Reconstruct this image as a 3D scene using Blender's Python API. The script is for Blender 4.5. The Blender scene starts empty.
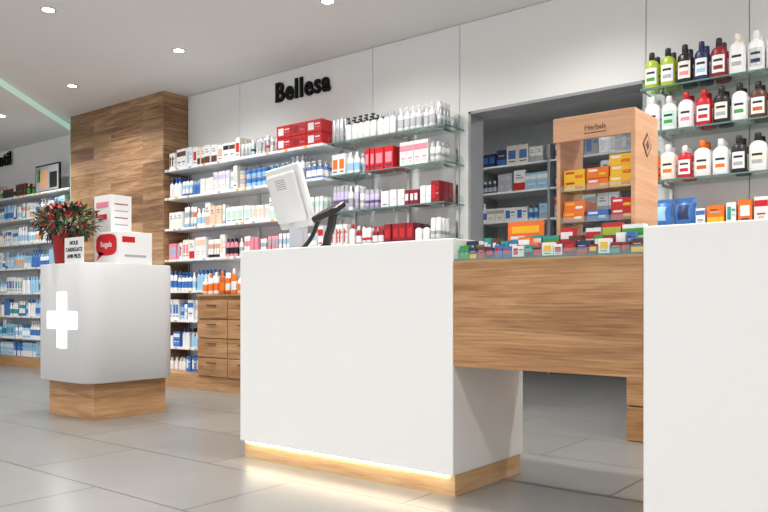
import bpy, bmesh, math, random
from mathutils import Vector, Matrix
rng = random.Random(11)
S = bpy.context.scene
S.view_settings.view_transform = 'Standard'

# ------------------------------------------------------------------ materials
MATS = {}
def new_mat(name):
    m = bpy.data.materials.new(name); m.use_nodes = True
    nt = m.node_tree
    b = nt.nodes['Principled BSDF']
    MATS[name] = m
    return m, nt, b
def plain(name, col, rough=0.4, metal=0.0, emit=None, estr=0.0, spec=0.5, bump=0.0):
    m, nt, b = new_mat(name)
    b.inputs['Base Color'].default_value = (*col, 1)
    b.inputs['Roughness'].default_value = rough
    b.inputs['Metallic'].default_value = metal
    b.inputs['Specular IOR Level'].default_value = spec
    if emit:
        b.inputs['Emission Color'].default_value = (*emit, 1)
        b.inputs['Emission Strength'].default_value = estr
    n = nt.nodes.new('ShaderNodeTexNoise'); n.inputs['Scale'].default_value = 9
    tc = nt.nodes.new('ShaderNodeTexCoord'); nt.links.new(tc.outputs['Object'], n.inputs['Vector'])
    mr = nt.nodes.new('ShaderNodeMapRange')
    mr.inputs['To Min'].default_value = max(0.02, rough-0.05); mr.inputs['To Max'].default_value = rough+0.05
    nt.links.new(n.outputs['Fac'], mr.inputs['Value']); nt.links.new(mr.outputs['Result'], b.inputs['Roughness'])
    return m
def hexc(h):
    c = [int(h[i:i+2], 16)/255 for i in (0, 2, 4)]
    return tuple((v/12.92 if v <= 0.04045 else ((v+0.055)/1.055)**2.4) for v in c)

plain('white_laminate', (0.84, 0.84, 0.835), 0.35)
plain('shaded_laminate', (0.60, 0.60, 0.605), 0.45)  # white laminate with the rounded counter's shade darkened into its base colour
plain('wall_white', (0.85, 0.85, 0.845), 0.6)
plain('ceiling_white', (0.81, 0.81, 0.81), 0.8)
plain('shelf_white', (0.84, 0.86, 0.88), 0.4)
plain('grey_frame', hexc('9da1a4'), 0.4)
plain('grey_wall', hexc('c2c6c9'), 0.7)
plain('dark_steel', hexc('3a3d42'), 0.4, 0.3)
plain('chrome', (0.7, 0.7, 0.7), 0.25, 1.0)
plain('black', (0.006, 0.006, 0.007), 0.35)
plain('sign_black', (0.004, 0.004, 0.005), 0.6, spec=.2)
plain('screen', (0.02, 0.03, 0.05), 0.1)
plain('led_warm', (1, .9, .7), 0.5, emit=(1, 0.88, 0.66), estr=17)
plain('lamp', (1, 1, 1), 0.5, emit=(1, 0.98, 0.95), estr=18)
plain('cross_light', (1, 1, 1), 0.5, emit=(0.93, 1.0, 0.98), estr=2.6)
plain('green_led', hexc('bccfc6'), 0.6, emit=(0.62, 0.95, 0.78), estr=0.4)
plain('green_glass', hexc('b3c8be'), 0.3)
plain('p_white', (0.84, 0.84, 0.84), 0.3)
plain('p_cream', hexc('ece5d8'), 0.4)
plain('p_mint', hexc('bfe0d3'), 0.4)
plain('p_peach', hexc('f2cdb4'), 0.4)
plain('p_lilac', hexc('cbc2e0'), 0.4)
plain('p_grey', hexc('a9adb2'), 0.35)
plain('p_silver', hexc('c9ccd0'), 0.25, 0.4)
plain('p_red', hexc('c81c24'), 0.35)
plain('p_darkred', hexc('8e1626'), 0.35)
plain('p_pink', hexc('e58a9c'), 0.4)
plain('p_orange', hexc('ee7518'), 0.35)
plain('p_amber', hexc('c65f12'), 0.3)
plain('p_yellow', hexc('f3bd16'), 0.35)
plain('p_green', hexc('3f9a3c'), 0.35)
plain('p_lime', hexc('a9bf3e'), 0.3)
plain('p_teal', hexc('2b9c95'), 0.35)
plain('p_lblue', hexc('9cc9e6'), 0.35)
plain('p_blue', hexc('3a70b8'), 0.35)
plain('p_navy', hexc('23305c'), 0.35)
plain('p_purple', hexc('6c5a86'), 0.35)
plain('p_black', (0.015, 0.014, 0.016), 0.3)
plain('p_brown', hexc('5c3522'), 0.35)
plain('p_skin', hexc('d9a98a'), 0.5)
plain('leaf_green', hexc('2f4a2c'), 0.5)
plain('leaf_olive', hexc('66744a'), 0.5)
plain('leaf_red', hexc('b0141c'), 0.5)
plain('leaf_dark', hexc('43202a'), 0.6)
plain('pot_red', hexc('9e1a16'), 0.35)

def glassmat(name, tint, gl, fac):
    m, nt, b = new_mat(name)
    out = nt.nodes['Material Output']
    t = nt.nodes.new('ShaderNodeBsdfTransparent'); t.inputs['Color'].default_value = (*tint, 1)
    g = nt.nodes.new('ShaderNodeBsdfGlossy'); g.inputs['Roughness'].default_value = 0.05
    g.inputs['Color'].default_value = (*gl, 1)
    mx = nt.nodes.new('ShaderNodeMixShader'); mx.inputs['Fac'].default_value = fac
    nt.links.new(t.outputs[0], mx.inputs[1]); nt.links.new(g.outputs[0], mx.inputs[2])
    nt.links.new(mx.outputs[0], out.inputs['Surface'])
    return m
glassmat('glass', (0.90, 0.95, 0.94), (0.95, 1, 0.98), 0.08)
plain('glass_edge', hexc('5f827c'), 0.12)

def wood(name, c_lo, c_mid, c_hi, planks=False, rough=0.45, sx=1.0, sz=11.0):
    m, nt, b = new_mat(name)
    N = nt.nodes.new; L = nt.links.new
    tc = N('ShaderNodeTexCoord'); sp = N('ShaderNodeSeparateXYZ'); L(tc.outputs['Object'], sp.inputs[0])
    add = N('ShaderNodeMath'); add.operation = 'ADD'; L(sp.outputs['X'], add.inputs[0]); L(sp.outputs['Y'], add.inputs[1])
    cb = N('ShaderNodeCombineXYZ'); L(add.outputs[0], cb.inputs['X']); L(sp.outputs['Z'], cb.inputs['Y'])
    vec = cb.outputs[0]
    brick = None
    if planks:
        brick = N('ShaderNodeTexBrick'); L(vec, brick.inputs['Vector'])
        brick.offset = 0.37; brick.offset_frequency = 2
        brick.inputs['Scale'].default_value = 1
        brick.inputs['Brick Width'].default_value = 0.9
        brick.inputs['Row Height'].default_value = 0.145
        brick.inputs['Mortar Size'].default_value = 0.002
        brick.inputs['Color1'].default_value = (0, 0, 0, 1)
        brick.inputs['Color2'].default_value = (1, 1, 1, 1)
        brick.inputs['Mortar'].default_value = (0.1, 0.1, 0.1, 1)
        off = N('ShaderNodeVectorMath'); off.operation = 'SCALE'; off.inputs['Scale'].default_value = 7.3
        L(brick.outputs['Color'], off.inputs[0])
        av = N('ShaderNodeVectorMath'); av.operation = 'ADD'; L(vec, av.inputs[0]); L(off.outputs[0], av.inputs[1])
        vec = av.outputs[0]
    mp = N('ShaderNodeMapping'); mp.inputs['Scale'].default_value = (sx, sz, 1); L(vec, mp.inputs['Vector'])
    n1 = N('ShaderNodeTexNoise'); n1.inputs['Scale'].default_value = 1.3; n1.inputs['Detail'].default_value = 8
    n1.inputs['Distortion'].default_value = 0.9; n1.inputs['Roughness'].default_value = 0.62
    L(mp.outputs[0], n1.inputs['Vector'])
    mp2 = N('ShaderNodeMapping'); mp2.inputs['Scale'].default_value = (sx*3, sz*8, 1); L(vec, mp2.inputs['Vector'])
    n2 = N('ShaderNodeTexNoise'); n2.inputs['Scale'].default_value = 2; n2.inputs['Detail'].default_value = 5
    L(mp2.outputs[0], n2.inputs['Vector'])
    mix = N('ShaderNodeMix'); mix.data_type = 'FLOAT'; mix.inputs[0].default_value = 0.38
    L(n1.outputs['Fac'], mix.inputs[2]); L(n2.outputs['Fac'], mix.inputs[3])
    fac = mix.outputs[0]
    if planks:
        m3 = N('ShaderNodeMath'); m3.operation = 'MULTIPLY_ADD'; m3.inputs[1].default_value = 0.22
        sep = N('ShaderNodeSeparateColor'); L(brick.outputs['Color'], sep.inputs[0])
        L(sep.outputs[0], m3.inputs[0])
        sb = N('ShaderNodeMath'); sb.operation = 'SUBTRACT'; L(fac, sb.inputs[0]); sb.inputs[1].default_value = 0.12
        L(sb.outputs[0], m3.inputs[2]); fac = m3.outputs[0]
    cr = N('ShaderNodeValToRGB'); e = cr.color_ramp.elements
    e[0].position = 0.34; e[0].color = (*c_lo, 1); e[1].position = 0.66; e[1].color = (*c_hi, 1)
    k = e.new(0.49); k.color = (*c_mid, 1)
    L(fac, cr.inputs['Fac']); L(cr.outputs['Color'], b.inputs['Base Color'])
    b.inputs['Roughness'].default_value = rough
    bp = N('ShaderNodeBump'); bp.inputs['Strength'].default_value = 0.08; bp.inputs['Distance'].default_value = 0.01
    L(n2.outputs['Fac'], bp.inputs['Height']); L(bp.outputs[0], b.inputs['Normal'])
wood('oak', hexc('7f5833'), hexc('ab7f54'), hexc('c9a276'), sx=.8, sz=8)
wood('oak_panel', hexc('694a33'), hexc('96714f'), hexc('bf9c78'), planks=True, rough=0.5)
wood('oak_light', hexc('b68c62'), hexc('cfa97c'), hexc('dcbc94'))
wood('display_wood', hexc('c08a62'), hexc('cf9c75'), hexc('dbad88'), sx=.8, sz=16)

def floor_mat():
    m, nt, b = new_mat('floor_tile'); N = nt.nodes.new; L = nt.links.new
    tc = N('ShaderNodeTexCoord'); br = N('ShaderNodeTexBrick'); L(tc.outputs['Object'], br.inputs['Vector'])
    br.offset = 0.5; br.inputs['Scale'].default_value = 1
    br.inputs['Brick Width'].default_value = 1.2; br.inputs['Row Height'].default_value = 0.6
    br.inputs['Mortar Size'].default_value = 0.005
    br.inputs['Color1'].default_value = (*hexc('7f7e7b'), 1); br.inputs['Color2'].default_value = (*hexc('888784'), 1)
    br.inputs['Mortar'].default_value = (*hexc('4c4b49'), 1)
    n = N('ShaderNodeTexNoise'); n.inputs['Scale'].default_value = 1.6; n.inputs['Detail'].default_value = 3
    L(tc.outputs['Object'], n.inputs['Vector'])
    mr = N('ShaderNodeMapRange'); mr.inputs['To Min'].default_value = 0.90; mr.inputs['To Max'].default_value = 1.10
    L(n.outputs['Fac'], mr.inputs['Value'])
    mx = N('ShaderNodeVectorMath'); mx.operation = 'SCALE'; L(br.outputs['Color'], mx.inputs[0]); L(mr.outputs[0], mx.inputs['Scale'])
    L(mx.outputs[0], b.inputs['Base Color'])
    mr2 = N('ShaderNodeMapRange'); mr2.inputs['To Min'].default_value = 0.26; mr2.inputs['To Max'].default_value = 0.31
    L(n.outputs['Fac'], mr2.inputs['Value']); L(mr2.outputs[0], b.inputs['Roughness'])
floor_mat()

# ------------------------------------------------------------------ mesh builder
class MB:
    def __init__(s): s.v = []; s.f = []; s.m = []; s.sm = []; s.names = []
    def mi(s, n):
        if n not in s.names: s.names.append(n)
        return s.names.index(n)
    def box(s, x0, x1, y0, y1, z0, z1, mat, M=None):
        i = len(s.v)
        P = [(x0,y0,z0),(x1,y0,z0),(x1,y1,z0),(x0,y1,z0),(x0,y0,z1),(x1,y0,z1),(x1,y1,z1),(x0,y1,z1)]
        if M: P = [tuple(M @ Vector(p)) for p in P]
        s.v += P
        for q in ((0,3,2,1),(4,5,6,7),(0,1,5,4),(1,2,6,5),(2,3,7,6),(3,0,4,7)):
            s.f.append([i+k for k in q]); s.m.append(s.mi(mat)); s.sm.append(False)
    def lathe(s, cx, cy, z, prof, seg=12):
        i = len(s.v); n = len(prof)
        for rx, ry, dz, _ in prof:
            for k in range(seg):
                a = 2*math.pi*k/seg
                s.v.append((cx+rx*math.cos(a), cy+ry*math.sin(a), z+dz))
        for j in range(n-1):
            for k in range(seg):
                k2 = (k+1) % seg
                s.f.append([i+j*seg+k, i+j*seg+k2, i+(j+1)*seg+k2, i+(j+1)*seg+k])
                s.m.append(s.mi(prof[j][3])); s.sm.append(True)
        s.f.append([i+k for k in range(seg)][::-1]); s.m.append(s.mi(prof[0][3])); s.sm.append(False)
        s.f.append([i+(n-1)*seg+k for k in range(seg)]); s.m.append(s.mi(prof[-2][3])); s.sm.append(False)
    def poly_prism(s, pts, z0, z1, mat, smooth_side=False, side=None):
        i = len(s.v); n = len(pts)
        s.v += [(x, y, z0) for x, y in pts] + [(x, y, z1) for x, y in pts]
        s.f.append([i+k for k in range(n)][::-1]); s.m.append(s.mi(mat)); s.sm.append(False)
        s.f.append([i+n+k for k in range(n)]); s.m.append(s.mi(mat)); s.sm.append(False)
        for k in range(n):
            k2 = (k+1) % n
            s.f.append([i+k, i+k2, i+n+k2, i+n+k]); s.m.append(s.mi(side or mat)); s.sm.append(smooth_side)
    def face(s, pts, mat, smooth=False):
        i = len(s.v); s.v += [tuple(p) for p in pts]
        s.f.append(list(range(i, i+len(pts)))); s.m.append(s.mi(mat)); s.sm.append(smooth)
    def build(s, name, bevel=0.0, parent=None):
        me = bpy.data.meshes.new(name); me.from_pydata(s.v, [], s.f)
        for n in s.names: me.materials.append(MATS[n])
        me.polygons.foreach_set('material_index', s.m); me.polygons.foreach_set('use_smooth', s.sm)
        me.update()
        o = bpy.data.objects.new(name, me); S.collection.objects.link(o)
        if bevel:
            b = o.modifiers.new('bevel', 'BEVEL'); b.width = bevel; b.segments = 2; b.limit_method = 'ANGLE'
        if parent: o.parent = parent
        return o
def empty(name):
    o = bpy.data.objects.new(name, None); S.collection.objects.link(o); return o
def onebox(name, x0, x1, y0, y1, z0, z1, mat, bevel=0, parent=None):
    mb = MB(); mb.box(x0, x1, y0, y1, z0, z1, mat); return mb.build(name, bevel, parent)
def rrect(x0, x1, y0, y1, r, n=8):
    P = []
    for cx, cy, a0 in ((x1-r, y0+r, -90), (x1-r, y1-r, 0), (x0+r, y1-r, 90), (x0+r, y0+r, 180)):
        for k in range(n+1):
            a = math.radians(a0+90*k/n); P.append((cx+r*math.cos(a), cy+r*math.sin(a)))
    return P
def text(name, body, loc, size, mat, rot=(math.pi/2, 0, 0), ext=0.01, off=0.0, parent=None, align='LEFT', width=None, space=1.0, bev=0.0):
    c = bpy.data.curves.new(name, 'FONT'); c.body = body; c.size = size; c.extrude = ext; c.offset = off
    c.align_x = align; c.materials.append(MATS[mat]); c.space_character = space; c.bevel_depth = bev; c.resolution_u = 6
    o = bpy.data.objects.new(name, c); S.collection.objects.link(o); o.location = loc; o.rotation_euler = rot
    if width:
        bpy.context.view_layer.update(); o.scale.x = width/max(o.dimensions.x, 1e-4)
    if parent: o.parent = parent
    return o

# ------------------------------------------------------------------ room
XL, XR, YB, YF, CH = -12.5, 3.0, 4.78, -4.0, 2.85
OX0, OX1, OZ = -2.965, -1.66, 2.19
onebox('floor', XL-.2, XR+.2, YF, 8.2, -0.1, 0, 'floor_tile')
onebox('ceiling', XL-.2, XR+.2, YF, 8.2, CH, CH+.15, 'ceiling_white')
mb = MB()
mb.box(XL-.2, OX0, YB, YB+.15, 0, CH, 'wall_white')
mb.box(OX0, OX1, YB, YB+.15, OZ, CH, 'wall_white')
mb.box(OX1, XR+.2, YB, YB+.15, 0, CH, 'wall_white')
seams = [-6.26, -5.48, -3.87, -3.04, OX1, -1.06, 0.6, 2.0]
for a, b_ in zip(seams[:-1], seams[1:]):
    g = 0.003
    if a == -3.04:
        mb.box(a+g, OX0, YB-.018, YB, 0.001, CH-.004, 'wall_white')
        mb.box(OX0, b_-g, YB-.018, YB, OZ, CH-.004, 'wall_white')
    else: mb.box(a+g, b_-g, YB-.018, YB, 0.001, CH-.004, 'wall_white')
mb.build('wall_back')
onebox('wall_left', XL-.2, XL, YF, YB, 0, CH, 'wall_white')
onebox('wall_right', XR, XR+.2, YF, YB, 0, CH, 'wall_white')
mb = MB()
mb.box(OX0-.0, OX0+.02, YB-.02, YB+.16, 0, OZ, 'grey_frame')
mb.box(OX1-.02, OX1, YB-.02, YB+.16, 0, OZ, 'grey_frame')
mb.box(OX0, OX1, YB-.02, YB+.16, OZ-.02, OZ, 'grey_frame')
mb.build('trim_1')
onebox('wall_storeroom_back', -6, 1.5, 8.0, 8.15, 0, CH, 'grey_wall')
onebox('wall_storeroom_left', -6.15, -6, YB+.15, 8.0, 0, CH, 'grey_wall')
onebox('wall_storeroom_right', 1.5, 1.65, YB+.15, 8.0, 0, CH, 'grey_wall')
onebox('wall_feature', -7.98, -6.27, 4.48, YB, 0, CH, 'oak_panel')
onebox('trim_2', -8.03, -7.98, 4.5, YB, 0.0, CH-.071, 'green_glass')
def edge_x(y): return -5.8 if y < 1.86 else -5.8-(y-1.86)*0.9007
mb = MB()
mb.poly_prism([(XL, YF), (-5.8, YF), (-5.8, 1.86), (edge_x(YB-.001), YB-.001), (XL, YB-.001)], CH-.07, CH-.001, 'ceiling_white', False, 'green_led')
mb.build('ceiling_soffit')

# ------------------------------------------------------------------ downlights
for y in (3.82, 2.72, 0.9, -0.8, -2.5):
    for x in (-8.2, -6.78, -5.14, -3.5, -1.9, -0.3, 1.3):
        z = CH-.07 if x < edge_x(y) else CH
        mb = MB()
        mb.lathe(x, y, z-.012, [(.036,.036,.006,'lamp'),(.036,.036,.004,'lamp'),(.04,.04,0,'chrome'),(.052,.052,.002,'shelf_white'),(.054,.054,.012,'shelf_white')], 20)
        o = mb.build('ceiling_downlight')
        l = bpy.data.lights.new('downlight_lamp', 'SPOT'); l.energy = 84; l.spot_size = math.radians(155); l.spot_blend = 0.9
        l.shadow_soft_size = 0.06; l.color = (1, 0.972, 0.94)
        lo = bpy.data.objects.new('lamp', l); S.collection.objects.link(lo); lo.location = (x, y, z-.03); lo.parent = o
for xx in (-4.2, -2.3):  # unseen glowing panels, added to brighten the storeroom
    mb = MB(); mb.box(xx-.6, xx+.6, 6.0, 6.3, CH-.05, CH, 'shelf_white'); mb.box(xx-.57, xx+.57, 6.03, 6.27, CH-.055, CH-.05, 'lamp'); mb.build('ceiling_fill_panel')

w = bpy.data.worlds.new('World'); S.world = w; w.use_nodes = True
bg = w.node_tree.nodes['Background']; bg.inputs[0].default_value = (0.98, 0.99, 1.0, 1); bg.inputs[1].default_value = 1.12

# ------------------------------------------------------------------ counters
HC = 1.056
def led_counter(name, x0, x1, y0, y1, zp=.088):
    e = empty(name)
    onebox('body', x0, x1, y0, y1, zp, HC, 'white_laminate', 0.004, e)
    onebox('plinth', x0+.012, x1-.004, y0+.022, y1-.02, 0, zp, 'oak_light', 0.001, e)
    onebox('led_strip', x0+.03, x1-.03, y0+.010, y0+.0215, zp-.008, zp-.0005, 'led_warm', 0, e)
    return e
led_counter('service_counter', -2.98, -1.687, 2.591, 3.19)
led_counter('service_counter', -0.913, 0.5, 2.591, 3.19, .05)
e = empty('wooden_bridge_counter')
onebox('front_panel', -1.686, -0.914, 2.592, 2.612, 0.535, 0.962, 'oak', 0.001, e)
onebox('carcass', -1.686, -0.914, 2.612, 3.185, 0.56, 0.955, 'oak', 0, e)
onebox('glass_top', -1.686, -0.914, 2.60, 3.18, 0.962, 0.970, 'glass_edge', 0, e)
onebox('glass_lip', -1.686, -0.914, 2.60, 2.604, 0.970, 0.995, 'glass', 0, e)

e = empty('rounded_counter')
mb = MB(); mb.poly_prism(rrect(-5.31, -4.60, 2.70, 3.41, 0.13, 12), 0.25, HC, 'shaded_laminate', True)
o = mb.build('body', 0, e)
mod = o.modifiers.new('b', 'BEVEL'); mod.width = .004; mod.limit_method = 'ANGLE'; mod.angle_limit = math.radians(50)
onebox('plinth', -5.24, -4.665, 2.78, 3.35, 0, 0.25, 'oak', 0.002, e)
mb = MB(); cx, cz, a, t = -4.92, 0.67, 0.19, 0.058
mb.box(cx-t, cx+t, 2.695, 2.702, cz-a, cz+a, 'cross_light')
mb.box(cx-a, cx-t, 2.695, 2.702, cz-t, cz+t, 'cross_light')
mb.box(cx+t, cx+a, 2.695, 2.702, cz-t, cz+t, 'cross_light')
mb.build('light_cross', 0, e)

# ------------------------------------------------------------------ products
def p_box(mb, x, y, z, w, d, h, col, lab=None, style=0):
    mb.box(x, x+w, y, y+d, z, z+h, col)
    f = y-.0012
    if lab:
        if style == 0:
            mb.box(x+.001, x+w-.001, f, y, z+h*.62, z+h*.86, lab)
            mb.box(x+w*.2, x+w*.8, f, y, z+h*.3, z+h*.36, lab)
            mb.box(x+w*.3, x+w*.7, f, y, z+h*.18, z+h*.22, 'p_grey')
        elif style == 1:
            mb.box(x+.001, x+w-.001, f, y, z+.001, z+h*.4, lab)
            mb.box(x+w*.2, x+w*.8, f, y, z+h*.6, z+h*.68, 'p_grey')
            mb.box(x+w*.2, x+w*.6, f, y, z+h*.75, z+h*.79, 'p_black')
        elif style == 2:
            mb.box(x+w*.12, x+w*.5, f, y, z+h*.2, z+h*.8, lab)
            mb.box(x+w*.58, x+w*.9, f, y, z+h*.6, z+h*.7, lab)
            mb.box(x+w*.58, x+w*.9, f, y, z+h*.4, z+h*.44, 'p_grey')
        else:
            mb.box(x+w*.15, x+w*.85, f, y, z+h*.3, z+h*.75, lab)
            mb.box(x+w*.2, x+w*.8, f, y, z+h*.15, z+h*.2, 'p_navy')
def p_bottle(mb, x, y, z, w, h, col, cap, lab=None, sq=0.6):
    r = w/2; ry = r*sq; cx = x+r; cy = y+ry; lab = lab or col
    mb.lathe(cx, cy, z, [(r*.9, ry*.9, 0, col), (r, ry, h*.03, col), (r, ry, h*.16, lab), (r, ry, h*.5, col),
        (r*.97, ry*.97, h*.68, col), (r*.7, ry*.8, h*.76, col), (r*.4, r*.4, h*.80, cap), (r*.42, r*.42, h*.81, cap),
        (r*.40, r*.40, h*.985, cap), (r*.34, r*.34, h, cap)], 10)
def p_can(mb, x, y, z, w, h, col, cap, lab=None):
    r = w/2; cx = x+r; cy = y+r; lab = lab or col
    mb.lathe(cx, cy, z, [(r, r, 0, col), (r, r, h*.3, lab), (r, r, h*.45, col), (r, r, h*.76, cap), (r*.92, r*.92, h*.78, cap), (r*.88, r*.88, h*.97, cap), (r*.75, r*.75, h, cap)], 10)
def p_tube(mb, x, y, z, w, h, col, cap, lab=None):
    r = w/2; cx = x+r; cy = y+r*.6; lab = lab or col
    mb.lathe(cx, cy, z, [(r*.72, r*.6, 0, cap), (r*.72, r*.6, h*.18, col), (r*.85, r*.6, h*.22, col), (r*.93, r*.42, h*.5, lab), (r*.98, r*.2, h*.75, col), (r, .004, h, col), (r*.99, .003, h*1.001, col)], 10)
def p_pump(mb, x, y, z, w, h, col, cap, lab=None):
    r = w/2; ry = r*.8; cx = x+r; cy = y+ry; lab = lab or col
    mb.lathe(cx, cy, z, [(r, ry, 0, col), (r, ry, h*.15, lab), (r, ry, h*.5, col), (r*.9, ry*.9, h*.66, col), (r*.4, r*.4, h*.72, cap), (r*.4, r*.4, h*.8, cap), (r*.12, r*.12, h*.81, cap), (r*.12, r*.12, h*.95, cap)], 10)
    mb.box(cx-r*.75, cx+r*.25, cy-r*.18, cy+r*.18, z+h*.94, z+h, cap)
def p_jar(mb, x, y, z, w, h, col, cap, lab=None):
    r = w/2; cx = x+r; cy = y+r
    mb.lathe(cx, cy, z, [(r*.9, r*.9, 0, col), (r, r, h*.1, lab or col), (r, r, h*.55, cap), (r*1.02, r*1.02, h*.58, cap), (r*1.02, r*1.02, h*.95, cap), (r*.95, r*.95, h, cap)], 12)
def put(mb, kind, x, y, z, w, d, h, c, cap, lab, st):
    if kind == 'box': p_box(mb, x, y, z, w, d, h, c, lab, st)
    elif kind == 'bottle': p_bottle(mb, x, y, z, w, h, c, cap, lab)
    elif kind == 'can': p_can(mb, x, y, z, w, h, c, cap, lab)
    elif kind == 'tube': p_tube(mb, x, y, z, w, h, c, cap, lab)
    elif kind == 'pump': p_pump(mb, x, y, z, w, h, c, cap, lab)
    elif kind == 'jar': p_jar(mb, x, y, z, w, h, c, cap, lab)
WID = {'box': (.035, .085), 'bottle': (.045, .062), 'can': (.034, .046), 'tube': (.038, .052), 'pump': (.05, .062), 'jar': (.06, .075)}
def fill(mb, x0, x1, y, z, hmax, kinds, cols, caps, labs, rows=3, nmin=1, nmax=4, hmin=.68):
    x = x0+.01
    while x < x1-.045:
        k = rng.choice(kinds); lo, hi = WID[k]; w = rng.uniform(lo, hi)
        h = hmax*rng.uniform(hmin, 1.0)
        if k == 'jar': h = min(h, .08)
        d = rng.uniform(.04, .062) if k == 'box' else w
        c = rng.choice(cols); cap = rng.choice(caps); lab = rng.choice(labs); st = rng.randrange(4)
        R = min(rows, int(.225/(d+.006)))
        for _ in range(rng.randint(nmin, nmax)):
            if x+w > x1-.005: break
            jy = rng.uniform(-.006, .01)
            for r in range(R):
                put(mb, k, x, y+.02+jy+r*(d+.006), z, w, d, h, c, cap, lab, st)
                if k == 'jar' and r == 0: put(mb, k, x, y+.02+jy, z+h+.001, w, d, h, c, cap, lab, st)
            x += w+rng.uniform(.002, .007)
        x += rng.uniform(0.002, .014)

W, G, B = 'p_white', 'p_grey', 'p_black'
PM = ['p_mint', 'p_peach', 'p_lilac', 'p_lblue', 'p_cream']
LV = [2.075, 1.80, 1.50, 1.20, 0.90, 0.62, 0.36]
def white_shelving(name, x0, x1, ups, y0=4.49, levels=LV, py=None):
    e = empty(name)
    mb = MB()
    for z in levels:
        mb.box(x0, x1, y0, YB-.02, z-.022, z, 'shelf_white')
        x = x0+.03
        while x < x1-.05:
            mb.box(x, x+.035, y0-.002, y0, z-.019, z-.003, rng.choice(['p_white', 'p_white', 'p_yellow', 'p_grey'])); x += rng.uniform(.07, .16)
    mb.build('shelf_boards', 0, e)
    mb = MB()
    for u in ups: mb.box(u-.012, u+.012, YB-.045, YB-.02, .13, levels[0]+.1, 'chrome')
    mb.build('standards', 0, e)
    onebox('plinth', x0, x1, py or y0+.01, YB-.02, 0, .13, 'oak', .001, e)
    return e
white_shelving('shelving_unit', -6.265, -4.17, (-6.2, -5.2, -4.2), py=4.33)
white_shelving('shelving_unit', -11.8, -8.04, (-11.6, -10.3, -9.2, -8.1))

mb = MB(); X0, X1, Y0 = -6.25, -4.18, 4.50
skin = ['p_skin', 'p_brown', 'p_lblue', G, 'p_peach', 'p_red']
fill(mb, X0, -5.2, Y0, LV[0], .19, ['box'], [W, W, W, 'p_cream'], [W], ['p_red', 'p_lblue', 'p_skin', 'p_brown', B], 3, 1, 3, .8)
fill(mb, -5.2, -4.72, Y0, LV[0], .17, ['box', 'can', 'tube'], [W, 'p_silver', 'p_mint'], [G, W], ['p_navy', 'p_red', G])
for i in range(3):
    for j in range(2):
        p_box(mb, -4.72+i*.175, Y0+.01, LV[0]+j*.105, .168, .16, .10, 'p_red', W if i != 1 else 'p_darkred', 2)
fill(mb, X0, X1, Y0, LV[1], .22, ['tube', 'bottle', 'box', 'pump', 'jar'], [W, W, W, 'p_lblue', W, 'p_blue'], [W, 'p_lblue', 'p_blue', G], ['p_lblue', 'p_blue', G, W, 'p_red']+PM, hmin=.6)
fill(mb, X0, X1, Y0, LV[2], .22, ['box', 'tube', 'bottle', 'box', 'jar'], [W, W, W, 'p_cream', W, 'p_peach'], [W, G, 'p_lblue'], ['p_skin', 'p_orange', 'p_lblue', 'p_blue', G, 'p_amber', 'p_red']+PM, hmin=.6)
fill(mb, X0, X1, Y0, LV[3], .22, ['box', 'box', 'tube', 'bottle'], [W, W, 'p_cream', W, 'p_pink'], [W, B, W], skin+['p_pink', B], hmin=.6)
fill(mb, X0, -5.5, Y0, LV[4], .22, ['bottle', 'pump', 'can'], [W, W, 'p_lblue'], [W, 'p_blue'], ['p_blue', 'p_lblue'])
fill(mb, X0, -5.57, Y0, LV[5], .20, ['tube', 'box', 'jar'], [W, W], ['p_blue', W], ['p_lblue', 'p_blue'])
fill(mb, X0, -5.57, Y0, LV[6], .19, ['bottle', 'box'], ['p_blue', 'p_lblue', W], [W, 'p_navy'], ['p_lblue', W])
fill(mb, X0, -5.57, Y0, .131, .17, ['box', 'bottle'], ['p_blue', 'p_navy', W], [W], ['p_lblue', W])
mb.build('skincare_products')
mb = MB(); X0, X1 = -11.7, -8.06
for k, z in enumerate(LV[1:]):
    fill(mb, X0, X1, Y0, z, .21, ['bottle', 'pump', 'box', 'tube'], [W, 'p_lblue', W, W, 'p_mint'] if k < 2 else ['p_lblue', 'p_blue', W, W, 'p_lblue'], ['p_blue', W, 'p_lblue'], ['p_blue', 'p_lblue', W, 'p_skin' if k < 3 else 'p_teal'], 2)
fill(mb, X0, X1, Y0, .131, .19, ['box'], ['p_blue', 'p_lblue'], [W], [W, 'p_lblue'], 2)
fill(mb, X0, -9.0, Y0, LV[0], .19, ['box', 'pump'], [W, 'p_skin', 'p_brown'], [W], ['p_green', 'p_brown', B], 2)
mb.build('baby_care_products')
mb = MB(); px0 = -8.86
mb.box(px0, px0+.55, 4.53, 4.55, 2.0755, 2.40, B)
mb.box(px0+.02, px0+.53, 4.526, 4.53, 2.095, 2.38, 'p_grey'); mb.box(px0+.1, px0+.3, 4.522, 4.526, 2.12, 2.34, 'p_skin')
mb.box(px0+.34, px0+.5, 4.522, 4.526, 2.12, 2.30, B); mb.box(px0+.05, px0+.12, 4.522, 4.526, 2.2, 2.36, 'p_green')
mb.build('framed_poster')

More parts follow.
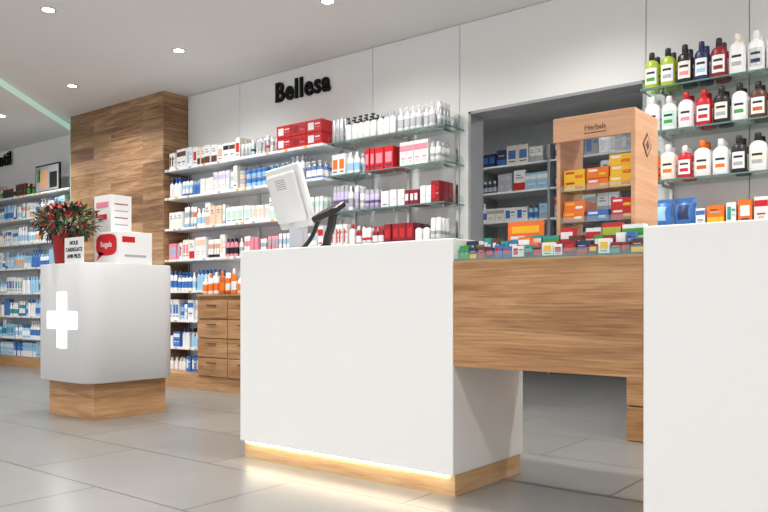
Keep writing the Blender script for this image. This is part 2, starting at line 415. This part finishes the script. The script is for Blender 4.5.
GL = [2.06, 1.80, 1.51, 1.23, 0.95]
def glass_shelving(name, x0, x1, ups):
    e = empty(name)
    mb = MB()
    for z in GL:
        mb.box(x0, x1, 4.498, YB-.022, z-.009, z, 'glass')
        mb.box(x0, x1, 4.495, 4.498, z-.009, z+.0, 'glass_edge')
        mb.box(x0-.003, x0, 4.495, YB-.022, z-.009, z, 'glass_edge')
        mb.box(x1, x1+.003, 4.495, YB-.022, z-.009, z, 'glass_edge')
    mb.build('shelf_panes', 0, e)
    mb = MB()
    for u in ups:
        mb.box(u-.01, u+.01, YB-.04, YB-.019, .13, GL[0]+.12, 'chrome')
        for z in GL: mb.box(u-.004, u+.004, 4.56, YB-.03, z-.03, z-.0105, 'chrome')
    for z in GL:
        mb.box(x0, x0+.005, 4.50, YB-.03, z, z+.06, 'glass'); mb.box(x1-.005, x1, 4.50, YB-.03, z, z+.06, 'glass')
    mb.build('standards', 0, e)
    onebox('base_plinth', x0, x1, 4.5, YB-.02, 0, .13, 'oak', .001, e)
    return e
glass_shelving('glass_shelving_unit', -4.12, -3.0, (-4.05, -3.5, -3.05))
glass_shelving('glass_shelving_unit', -1.60, 0.4, (-1.5, -0.75, 0.3))
mb = MB(); X0, X1, Y0 = -4.11, -3.01, 4.50
fill(mb, X0, X1, Y0, GL[0], .22, ['bottle', 'can', 'pump', 'bottle'], [W, W, W, 'p_silver'], [G, 'p_silver', W, B], [G, W, W, 'p_silver', 'p_navy'], 3, 2, 6, .78)
fill(mb, X0, X0+.35, Y0, GL[1], .2, ['box', 'bottle'], [W], [W], ['p_red', 'p_orange', 'p_lblue'])
fill(mb, X0+.35, X0+.68, Y0, GL[1], .18, ['box'], ['p_red', 'p_pink', 'p_red'], [W], [W, 'p_pink', 'p_darkred'], 3, 1, 2, .75)
fill(mb, X0+.68, X1, Y0, GL[1], .20, ['box', 'can'], [W, W, 'p_silver', 'p_pink'], [W, G], [G, 'p_pink', 'p_red'])
fill(mb, X0, X0+.5, Y0, GL[2], .21, ['can', 'bottle'], [W, W, 'p_silver', 'p_lilac'], [W, G], ['p_purple', G, 'p_pink'])
fill(mb, X0+.5, X1, Y0, GL[2], .16, ['box'], ['p_darkred', W, 'p_red', 'p_darkred'], [W], ['p_darkred', 'p_red', W], 3, 1, 3)
fill(mb, X0, X1, Y0, GL[3], .18, ['bottle', 'can', 'box'], [W, W, W, 'p_darkred'], ['p_red', W, B], ['p_red', W, G])
fill(mb, X0, X1, Y0, GL[4], .2, ['box', 'bottle'], [W, 'p_cream'], [W], ['p_red', 'p_blue'])
mb.build('cosmetic_products')

mb = MB(); X0, Y0 = -1.59, 4.50
def flask(mb, x, y, z, w, h, c, cap, lab, lab2):
    r = w/2; ry = r*.62; cx = x+r; cy = y+ry
    ring = [(r*.93, ry*.93, 0, c), (r, ry, h*.03, c), (r, ry, h*.62, c), (r*.93, ry*.93, h*.70, c), (r*.66, ry*.8, h*.76, c), (r*.34, r*.34, h*.79, cap), (r*.40, r*.40, h*.80, cap), (r*.38, r*.38, h*.97, cap), (r*.3, r*.3, h, cap)]
    mb.lathe(cx, cy, z, ring, 14)
    n = 6; R = 1.015
    for k in range(n):
        a0 = math.radians(-90-50+100*k/n); a1 = math.radians(-90-50+100*(k+1)/n)
        p0 = (cx+r*R*math.cos(a0), cy+ry*R*math.sin(a0)); p1 = (cx+r*R*math.cos(a1), cy+ry*R*math.sin(a1))
        for za, zb, m_ in ((.12, .20, lab), (.20, .30, lab2 if 0 < k < n-1 else lab), (.30, .40, lab), (.40, .46, B if 1 <= k <= n-2 else lab), (.46, .56, lab)):
            mb.face([(p0[0], p0[1], z+h*za), (p1[0], p1[1], z+h*za), (p1[0], p1[1], z+h*zb), (p0[0], p0[1], z+h*zb)], m_)
def row(seq, z, w, h, x, gap=.008):
    for c, cap, lab, l2 in seq:
        s_ = rng.uniform(.9, 1.03)
        for r in range(2): flask(mb, x, Y0+.015+r*.1, z, w*s_, h*rng.choice([s_, s_, 1.0]), c, cap, lab, l2)
        x += w*s_+gap
row([('p_lime', B, W, 'p_green'), ('p_lime', B, W, G), ('p_black', B, 'p_cream', 'p_pink'), ('p_navy', 'p_navy', W, 'p_lblue'), ('p_darkred', B, W, 'p_darkred'), (W, 'p_cream', W, G), (W, W, 'p_silver', 'p_navy'), (W, W, W, 'p_teal'), (W, B, W, 'p_red'), ('p_amber', W, W, G)], GL[0], .088, .225, X0)
row([(W, W, W, 'p_pink'), (W, W, 'p_mint', 'p_green'), (W, 'p_red', W, 'p_pink'), ('p_red', 'p_red', W, 'p_red'), (B, B, 'p_cream', G), (W, B, W, 'p_green'), ('p_brown', B, W, 'p_amber'), (W, W, W, 'p_darkred'), (W, B, W, G)], GL[1], .090, .21, X0)
row([('p_orange', W, W, 'p_orange'), ('p_cream', W, 'p_cream', 'p_orange'), ('p_red', W, W, 'p_red'), (W, 'p_orange', W, 'p_amber'), (W, W, W, 'p_orange'), (B, B, W, G), (W, B, 'p_cream', G), (W, B, W, 'p_navy')], GL[2], .092, .21, X0)
def pouch(x, y, z, w, h, c, l):
    n, m_ = 8, 8; base = len(mb.v)
    for side in (-1, 1):
        for j in range(m_+1):
            for i in range(n+1):
                u, v = i/n, j/m_
                bulge = .035*math.sin(math.pi*u)**.6*(math.sin(math.pi*min(1, v*.9+.1))**.5 if v < 1 else 0) if 0 < u < 1 and v < 1 else 0
                mb.v.append((x+w*u+.004*math.sin(9*v), y+.045+.02*v+side*bulge, z+h*v))
        off = base+(0 if side < 0 else (n+1)*(m_+1))
        for j in range(m_):
            for i in range(n):
                q = [off+j*(n+1)+i, off+j*(n+1)+i+1, off+(j+1)*(n+1)+i+1, off+(j+1)*(n+1)+i]
                mb.f.append(q if side < 0 else q[::-1]); mb.m.append(mb.mi(l if (2 <= j <= 5 and 2 <= i <= 5 and side < 0) else c)); mb.sm.append(True)
pouch(X0+.03, Y0+.01, GL[3]+.001, .125, .17, 'p_blue', 'p_lblue'); pouch(X0+.16, Y0+.02, GL[3]+.001, .125, .17, 'p_blue', 'p_navy')
bx_ = X0+.30
for i, (c, l, w_, h_) in enumerate([(W, 'p_blue', .05, .10), ('p_orange', 'p_yellow', .09, .11), (W, 'p_teal', .05, .12), ('p_orange', W, .07, .13), (W, 'p_red', .07, .14), (W, 'p_red', .07, .14), ('p_cream', 'p_skin', .10, .15), (W, 'p_red', .1, .15)]):
    p_box(mb, bx_, Y0+.02, GL[3], w_, .1, h_, c, l, i % 4); bx_ += w_+.012
fill(mb, -.9, .35, Y0, GL[4], .2, ['box'], [W], [W], ['p_red'])
mb.build('shampoo_bottles')

def drawer_cabinet(name, x0, x1, y0, z0, z1, cols, rows=4):
    e = empty(name)
    onebox('carcass', x0, x1, y0+.02, 4.485, z0, z1-.02, 'oak', 0, e)
    onebox('top', x0-.008, x1+.008, y0-.005, 4.485, z1-.02, z1, 'oak', .002, e)
    mb = MB(); hb = MB()
    w = (x1-x0)/cols; h = (z1-.05-z0)/rows
    for i in range(cols):
        for j in range(rows):
            a, b_ = x0+i*w, z0+j*h
            mb.box(a+.004, a+w-.004, y0, y0+.02, b_+.004, b_+h-.006, 'oak')
            hb.box(a+w*.36, a+w*.64, y0-.02, y0-.012, b_+h*.70, b_+h*.70+.008, 'dark_steel')
            hb.box(a+w*.38, a+w*.38+.006, y0-.014, y0+.002, b_+h*.70, b_+h*.70+.008, 'dark_steel')
            hb.box(a+w*.62-.006, a+w*.62, y0-.014, y0+.002, b_+h*.70, b_+h*.70+.008, 'dark_steel')
    mb.build('drawer_fronts', .002, e); hb.build('handles', 0, e)
drawer_cabinet('drawer_cabinet', -5.54, -4.30, 4.315, 0.131, 0.86, 3)
drawer_cabinet('drawer_cabinet', -1.60, 0.3, 4.26, 0.0, 0.86, 4)
mb = MB()
x = -5.50
for c, cap, k in [('p_cream', W, 'pump'), (W, 'p_orange', 'bottle'), (W, W, 'bottle'), ('p_amber', 'p_orange', 'bottle'), (W, 'p_orange', 'tube'), ('p_orange', W, 'bottle'), (W, W, 'pump'), ('p_orange', 'p_brown', 'can'), (W, 'p_orange', 'bottle'), (W, W, 'bottle')]:
    put(mb, k, x, 4.33, .8605, .065, .07, rng.uniform(.16, .22), c, cap, 'p_orange' if c != 'p_orange' else W, 0); x += .078
mb.build('sunscreen_bottles')

e = empty('storeroom_shelving_unit')
mb = MB(); lv = [.3, .65, 1.0, 1.35, 1.7, 2.03, 2.33]
for z in lv: mb.box(-5.6, -0.4, 7.55, 7.98, z-.02, z, 'shelf_white')
mb.build('boards', 0, e)
mb = MB()
for x in (-5.6, -4.6, -3.7, -2.75, -1.8, -0.9, -.43):
    mb.box(x, x+.03, 7.55, 7.98, 0, 2.5, 'grey_frame')
mb.build('uprights', 0, e)
mb = MB()
WID['box'] = (.06, .16)
for z in lv:
    for a, b_ in ((-5.55, -4.6), (-4.57, -3.7), (-3.67, -2.75), (-2.72, -1.8), (-1.77, -.9)):
        fill(mb, a+.02, b_-.01, 7.57, z, .25, ['box', 'box', 'box', 'bottle'], [W, W, G, W, 'p_silver', W, 'p_lblue', 'p_navy', 'p_cream'], [W, B], ['p_blue', 'p_red', G, W, 'p_blue', G], 1, 1, 3, .5)
mb.build('storeroom_medicine_boxes')

# ------------------------------------------------------------------ wooden display stand
e = empty('wooden_display_stand')
sx0, sx1, sy0, sy1, sz0, sz1 = -1.347, -1.016, 2.80, 3.05, 0.9705, 1.525
mb = MB(); t = .016
mb.box(sx0, sx0+t, sy0+.03, sy1, sz0, sz1-.001, 'display_wood'); mb.box(sx1-t, sx1, sy0, sy1, sz0, sz1-.001, 'display_wood')
mb.box(sx0, sx1-t, sy0, sy1, sz1-t, sz1, 'display_wood')
mb.box(sx0, sx1-t, sy0, sy0+.012, sz1-.095, sz1-t, 'display_wood')
mb.box(sx0+t, sx1-t, sy0+.02, sy1, .972, .98, 'display_wood')
mb.build('frame', .001, e)
mb = MB()
tiers = [1.11, 1.235]
for z in tiers:
    mb.box(sx0+t, sx1-t, sy0+.03, sy1-.01, z, z+.005, 'glass'); mb.box(sx0+t, sx1-t, sy0+.028, sy0+.031, z, z+.022, 'glass')
mb.build('acrylic_shelves', 0, e)
text('header_text', 'Herbals', (sx0+.175, sy0-.001, sz1-.062), .028, 'p_brown', ext=.0006, align='CENTER', parent=e)
mb = MB()
mb.box(sx0+.13, sx0+.22, sy0-.001, sy0, sz1-.076, sz1-.073, 'p_brown'); mb.build('header_rule', 0, e)
mb = MB()
mb.box(-.034, .034, -.034, .034, 0, .002, 'p_brown'); mb.box(-.026, .026, -.026, .026, .002, .003, 'display_wood')
mb.box(-.014, .014, -.014, .014, .003, .004, 'p_brown')
o = mb.build('side_badge', 0, e); o.matrix_world = Matrix.Translation((sx1, 2.925, 1.40)) @ Matrix.Rotation(math.pi/2, 4, 'Y') @ Matrix.Rotation(math.pi/4, 4, 'Z')
mb = MB()
def candy(x, z, w_, h, c, l, l2, dy):
    y = sy0+.04+dy
    mb.box(x, x+w_, y, y+.12, z, z+h, c)
    mb.box(x+.008, x+w_*.5, y-.001, y, z+h*.62, z+h*.82, l)
    mb.lathe(x+w_*.72, y, z+h*.18, [(w_*.16, .001, 0, l2), (w_*.2, .0015, h*.12, l2), (w_*.16, .001, h*.3, l2)], 8)
x = sx0+t+.008
for (z, seq) in ((.981, [('p_teal', W, 'p_lime', 1), ('p_lime', W, 'p_green', 2), (W, 'p_teal', 'p_red', 2)]),
                 (1.1155, [('p_orange', 'p_yellow', W, 2), ('p_blue', W, 'p_lblue', 1), ('p_red', W, 'p_yellow', 2)]),
                 (1.2405, [('p_yellow', 'p_red', 'p_orange', 2), ('p_orange', W, 'p_yellow', 2), ('p_yellow', W, 'p_orange', 3)])):
    xx = x
    for c, l, l2, n in seq:
        for j in range(n): candy(xx+rng.uniform(-.002, .003), z+j*.0415, .088, .041, c, l, l2, rng.uniform(0, .012))
        xx += .096
mb.build('candy_boxes', 0, e)

mb = MB(); zb = .9705
cols = ['p_teal', 'p_red', 'p_navy', 'p_green', 'p_orange', 'p_blue', W, 'p_brown', 'p_darkred', W]
x = -1.675
while x < -.965:
    w_ = rng.uniform(.03, .05); c = rng.choice(cols); l = rng.choice([W, 'p_yellow', 'p_red', 'p_teal'])
    p_box(mb, x, 2.625, zb, w_, .03, rng.uniform(.035, .055), c, l if l != c else B, rng.randrange(4))
    p_box(mb, x, 2.675, zb, w_, .03, rng.uniform(.05, .085), rng.choice(cols), W, rng.randrange(4))
    x += w_+.004
x = -1.5
for c, l, w_, h in [(W, 'p_teal', .06, .09), ('p_teal', W, .07, .09), ('p_teal', 'p_green', .07, .085), ('p_red', W, .05, .11), (B, W, .04, .08), (W, 'p_red', .06, .105), ('p_red', 'p_lime', .07, .12), (W, 'p_green', .08, .11)]:
    p_box(mb, x, 2.73, zb, w_, .04, h, c, l, 0); x += w_+.006
mb.build('small_medicine_boxes')
mb = MB(); x_, y_ = -1.62, 2.87
mb.box(x_, x_+.17, y_, y_+.06, zb, zb+.085, 'p_red'); mb.box(x_, x_+.17, y_+.055, y_+.061, zb+.085, zb+.17, 'p_orange')
mb.box(x_+.015, x_+.155, y_-.0012, y_, zb+.03, zb+.065, W); mb.box(x_+.02, x_+.15, y_+.0535, y_+.055, zb+.12, zb+.15, 'p_yellow')
mb.build('promo_display_box')

# ------------------------------------------------------------------ POS monitor
e = empty('pos_monitor')
Wd = Vector((.342, -.10, 0)).normalized(); nh = Vector((.28, .96, 0)).normalized()
C = Vector((-2.835, 2.79, 1.335)); tilt = math.radians(18)
up = (Vector((0, 0, 1))*math.cos(tilt) - nh*math.sin(tilt)).normalized()
nn = Wd.cross(up)
if nn.dot(nh) < 0: nn = -nn
M = Matrix.Translation(C) @ Matrix((Wd, nn, up)).transposed().to_4x4()
mb = MB(); mb.box(-.178, .178, 0, .03, -.163, .163, 'p_white', M); mb.build('housing', .012, e)
mb = MB(); mb.box(-.15, .15, -.022, 0, -.13, .13, 'p_white', M); mb.build('rear_cover', .012, e)
mb = MB(); mb.box(-.165, .165, .030, .032, -.148, .150, 'screen', M); mb.build('screen', 0, e)
mb = MB()
for k in range(5): mb.box(-.05, .05, -.0228, -.021, .05+k*.011, .054+k*.011, 'p_silver', M)
mb.build('vents', 0, e)
mb = MB()
mb.poly_prism(rrect(-2.95, -2.73, 2.76, 2.98, .04), HC+.0005, HC+.02, 'p_grey')
mb.box(-2.88, -2.78, 2.84, 2.88, HC+.02, 1.30, 'p_silver')
mb.build('stand', .004, e)

e = empty('card_terminal')
def tube_curve(name, pts, r, mat, parent):
    c = bpy.data.curves.new(name, 'CURVE'); c.dimensions = '3D'; c.bevel_depth = r; c.bevel_resolution = 4
    sp = c.splines.new('NURBS'); sp.points.add(len(pts)-1)
    for p, q in zip(sp.points, pts): p.co = (*q, 1)
    sp.use_endpoint_u = True; sp.order_u = 3
    c.materials.append(MATS[mat]); o = bpy.data.objects.new(name, c); S.collection.objects.link(o); o.parent = parent; return o
bx, by = -2.575, 2.80
mb = MB(); mb.lathe(bx, by, HC+.0005, [(.06, .06, 0, 'black'), (.06, .06, .01, 'black'), (.03, .03, .02, 'black'), (.02, .02, .03, 'black')], 20); mb.build('base', 0, e)
tube_curve('stem', [(bx, by, HC+.02), (bx+.01, by, HC+.07), (bx+.035, by, HC+.11), (bx+.045, by, HC+.175)], .021, 'black', e)
M = Matrix.Translation((bx+.015, by, HC+.185)) @ Matrix.Rotation(math.radians(-15), 4, 'Y') @ Matrix.Rotation(math.radians(28), 4, 'X')
mb = MB(); mb.box(-.08, .085, -.05, .05, -.014, .018, 'black', M); mb.build('terminal_head', .008, e)
tube_curve('cable', [(bx-.04, by, HC+.165), (bx-.06, by, HC+.14), (bx-.08, by-.01, HC+.08), (bx-.11, by-.02, HC+.035), (bx-.135, by-.03, HC+.012)], .011, 'black', e)

# ------------------------------------------------------------------ items on rounded counter
e = empty('potted_poinsettia')
px, py = -5.14, 2.85; z0 = HC+.0005
mb = MB()
mb.lathe(px, py, z0, [(.065, .065, 0, 'pot_red'), (.075, .075, .01, 'pot_red'), (.088, .088, .19, 'pot_red'), (.095, .095, .20, 'pot_red'), (.095, .095, .225, 'pot_red'), (.085, .085, .226, 'leaf_dark'), (.084, .084, .215, 'leaf_dark')], 24)
mb.build('pot', 0, e)
mb = MB()
cen = Vector((px, py, z0+.31))
def leaf(p, d, L, wd, mat):
    d = d.normalized(); s = d.cross(Vector((rng.uniform(-.3,.3), rng.uniform(-.3,.3), 1))).normalized(); n = s.cross(d)
    a = p; b_ = p+d*L*.35+s*wd-n*wd*.25; c = p+d*L-n*L*.22; f = p+d*L*.35-s*wd-n*wd*.25; m = p+d*L*.5+n*wd*.25
    b2 = p+d*L*.7+s*wd*.65-n*L*.08; f2 = p+d*L*.7-s*wd*.65-n*L*.08
    for q in ((a, b_, m), (b_, b2, m), (b2, c, m), (c, f2, m), (f2, f, m), (f, a, m)): mb.face(q, mat)
for i in range(620):
    u = Vector((rng.gauss(0, 1), rng.gauss(0, 1), rng.gauss(.15, 1))).normalized()
    rr = rng.uniform(.5, 1)
    p = cen+Vector((u.x*.30*rr, u.y*.17*rr, u.z*.105*rr))
    d = Vector((u.x, u.y*.7, u.z*.8+rng.uniform(-.2, .5)))+Vector((rng.uniform(-.5,.5), rng.uniform(-.4,.4), rng.uniform(-.4,.4)))
    mt = rng.choices(['leaf_green', 'leaf_olive', 'leaf_red', 'leaf_dark'], [6, 6, .8, 1.4])[0]
    leaf(p, d, rng.uniform(.045, .09), rng.uniform(.009, .016), mt)
for i in range(26):
    u = Vector((rng.gauss(0, 1), rng.gauss(-.4, 1), rng.gauss(.4, .7))).normalized()
    p = cen+Vector((u.x*.30, u.y*.18, u.z*.13))
    for k in range(6):
        a = k*math.pi/3; t1 = u.orthogonal().normalized(); t2 = u.cross(t1)
        leaf(p, t1*math.cos(a)+t2*math.sin(a)+u*.3, .032, .008, 'leaf_red')
mb.build('foliage', 0, e)
for i in range(26):
    a = rng.uniform(0, 6.28); r = rng.uniform(.1, .30)
    tube_curve('stem', [(px+.03*math.cos(a), py+.03*math.sin(a), z0+.2), (px+.07*math.cos(a), py+.07*math.sin(a), z0+.27), (px+r*math.cos(a), py+r*math.sin(a)*.6, z0+rng.uniform(.33, .44))], .003, 'leaf_dark', e)

e = empty('tabletop_sign')
mb = MB(); mb.box(-4.95, -4.71, 2.735, 2.739, HC+.0005, HC+.175, 'p_white'); mb.box(-4.95, -4.71, 2.739, 2.80, HC+.0005, HC+.004, 'p_white')
mb.build('card', 0, e)
for k, tline in enumerate(['NOUS', 'CARREGATS', 'AMB PILES']):
    text('line_%d' % (k+1), tline, (-4.83, 2.734, HC+.125-k*.045), .038, 'sign_black', ext=.0004, align='CENTER', parent=e, bev=.0008)

e = empty('promotional_box')
mb = MB(); bx0, bx1, by0, by1, h = -4.93, -4.64, 2.95, 3.22, .225
mb.box(bx0, bx1, by0, by1, HC+.0005, HC+h, 'p_white'); mb.build('carton', .004, e)
mb = MB()
def bubble(cx, cz, rx, rz, y):
    n = 28; P = [Vector((cx+rx*math.copysign(abs(math.cos(2*math.pi*k/n))**.6, math.cos(2*math.pi*k/n)), y, cz+rz*math.copysign(abs(math.sin(2*math.pi*k/n))**.6, math.sin(2*math.pi*k/n)))) for k in range(n)]
    mb.face(P, 'p_red'); mb.face([Vector((cx-rx*.7, y, cz-rz*.6)), Vector((cx-rx*.95, y, cz-rz*1.45)), Vector((cx-rx*.2, y, cz-rz*.8))], 'p_red')
bubble(-4.785, HC+.135, .128, .075, by0-.002)
mb.box(bx1, bx1+.0015, by0+.05, by1-.05, HC+.05, HC+.065, 'p_grey'); mb.box(bx1, bx1+.0015, by0+.03, by1-.14, HC+.15, HC+.19, 'p_red')
mb.build('speech_bubble', 0, e)
text('caption', 'Regala', (-4.785, by0-.003, HC+.12), .055, 'p_white', ext=.0004, align='CENTER', parent=e)
e = empty('gift_box')
mb = MB(); g0, g1 = -5.19, -4.97
mb.box(g0, g1, 3.10, 3.27, HC+.0005, HC+.52, 'p_white'); mb.box(g0+.03, g1-.03, 3.098, 3.10, HC+.43, HC+.47, 'p_pink')
mb.box(g0+.06, g1-.05, 3.098, 3.10, HC+.34, HC+.38, 'p_red')
for k in range(4): mb.box(g1, g1+.001, 3.13, 3.24, HC+.30+k*.05, HC+.308+k*.05, 'p_darkred' if k % 2 else 'p_grey')
mb.build('carton', .003, e)

# ------------------------------------------------------------------ wall signs
text('wall_sign_lettering', 'Bellesa', (-4.99, YB-.032, 2.585), .235, 'sign_black', ext=.005, width=.66, space=1.14, bev=.0075)
text('wall_sign_lettering', 'Infantil', (-10.62, YB-.032, 2.585), .235, 'sign_black', ext=.005, width=.68, space=1.14, bev=.0075)

cam = bpy.data.cameras.new('camera'); co = bpy.data.objects.new('camera', cam); S.collection.objects.link(co)
cam.sensor_width = 36; cam.lens = 759/768*36; cam.shift_y = 45/768; cam.clip_start = .05
co.location = (0, 0, .8); co.rotation_euler = (math.pi/2, 0, math.atan2(.619, .785))
S.camera = co
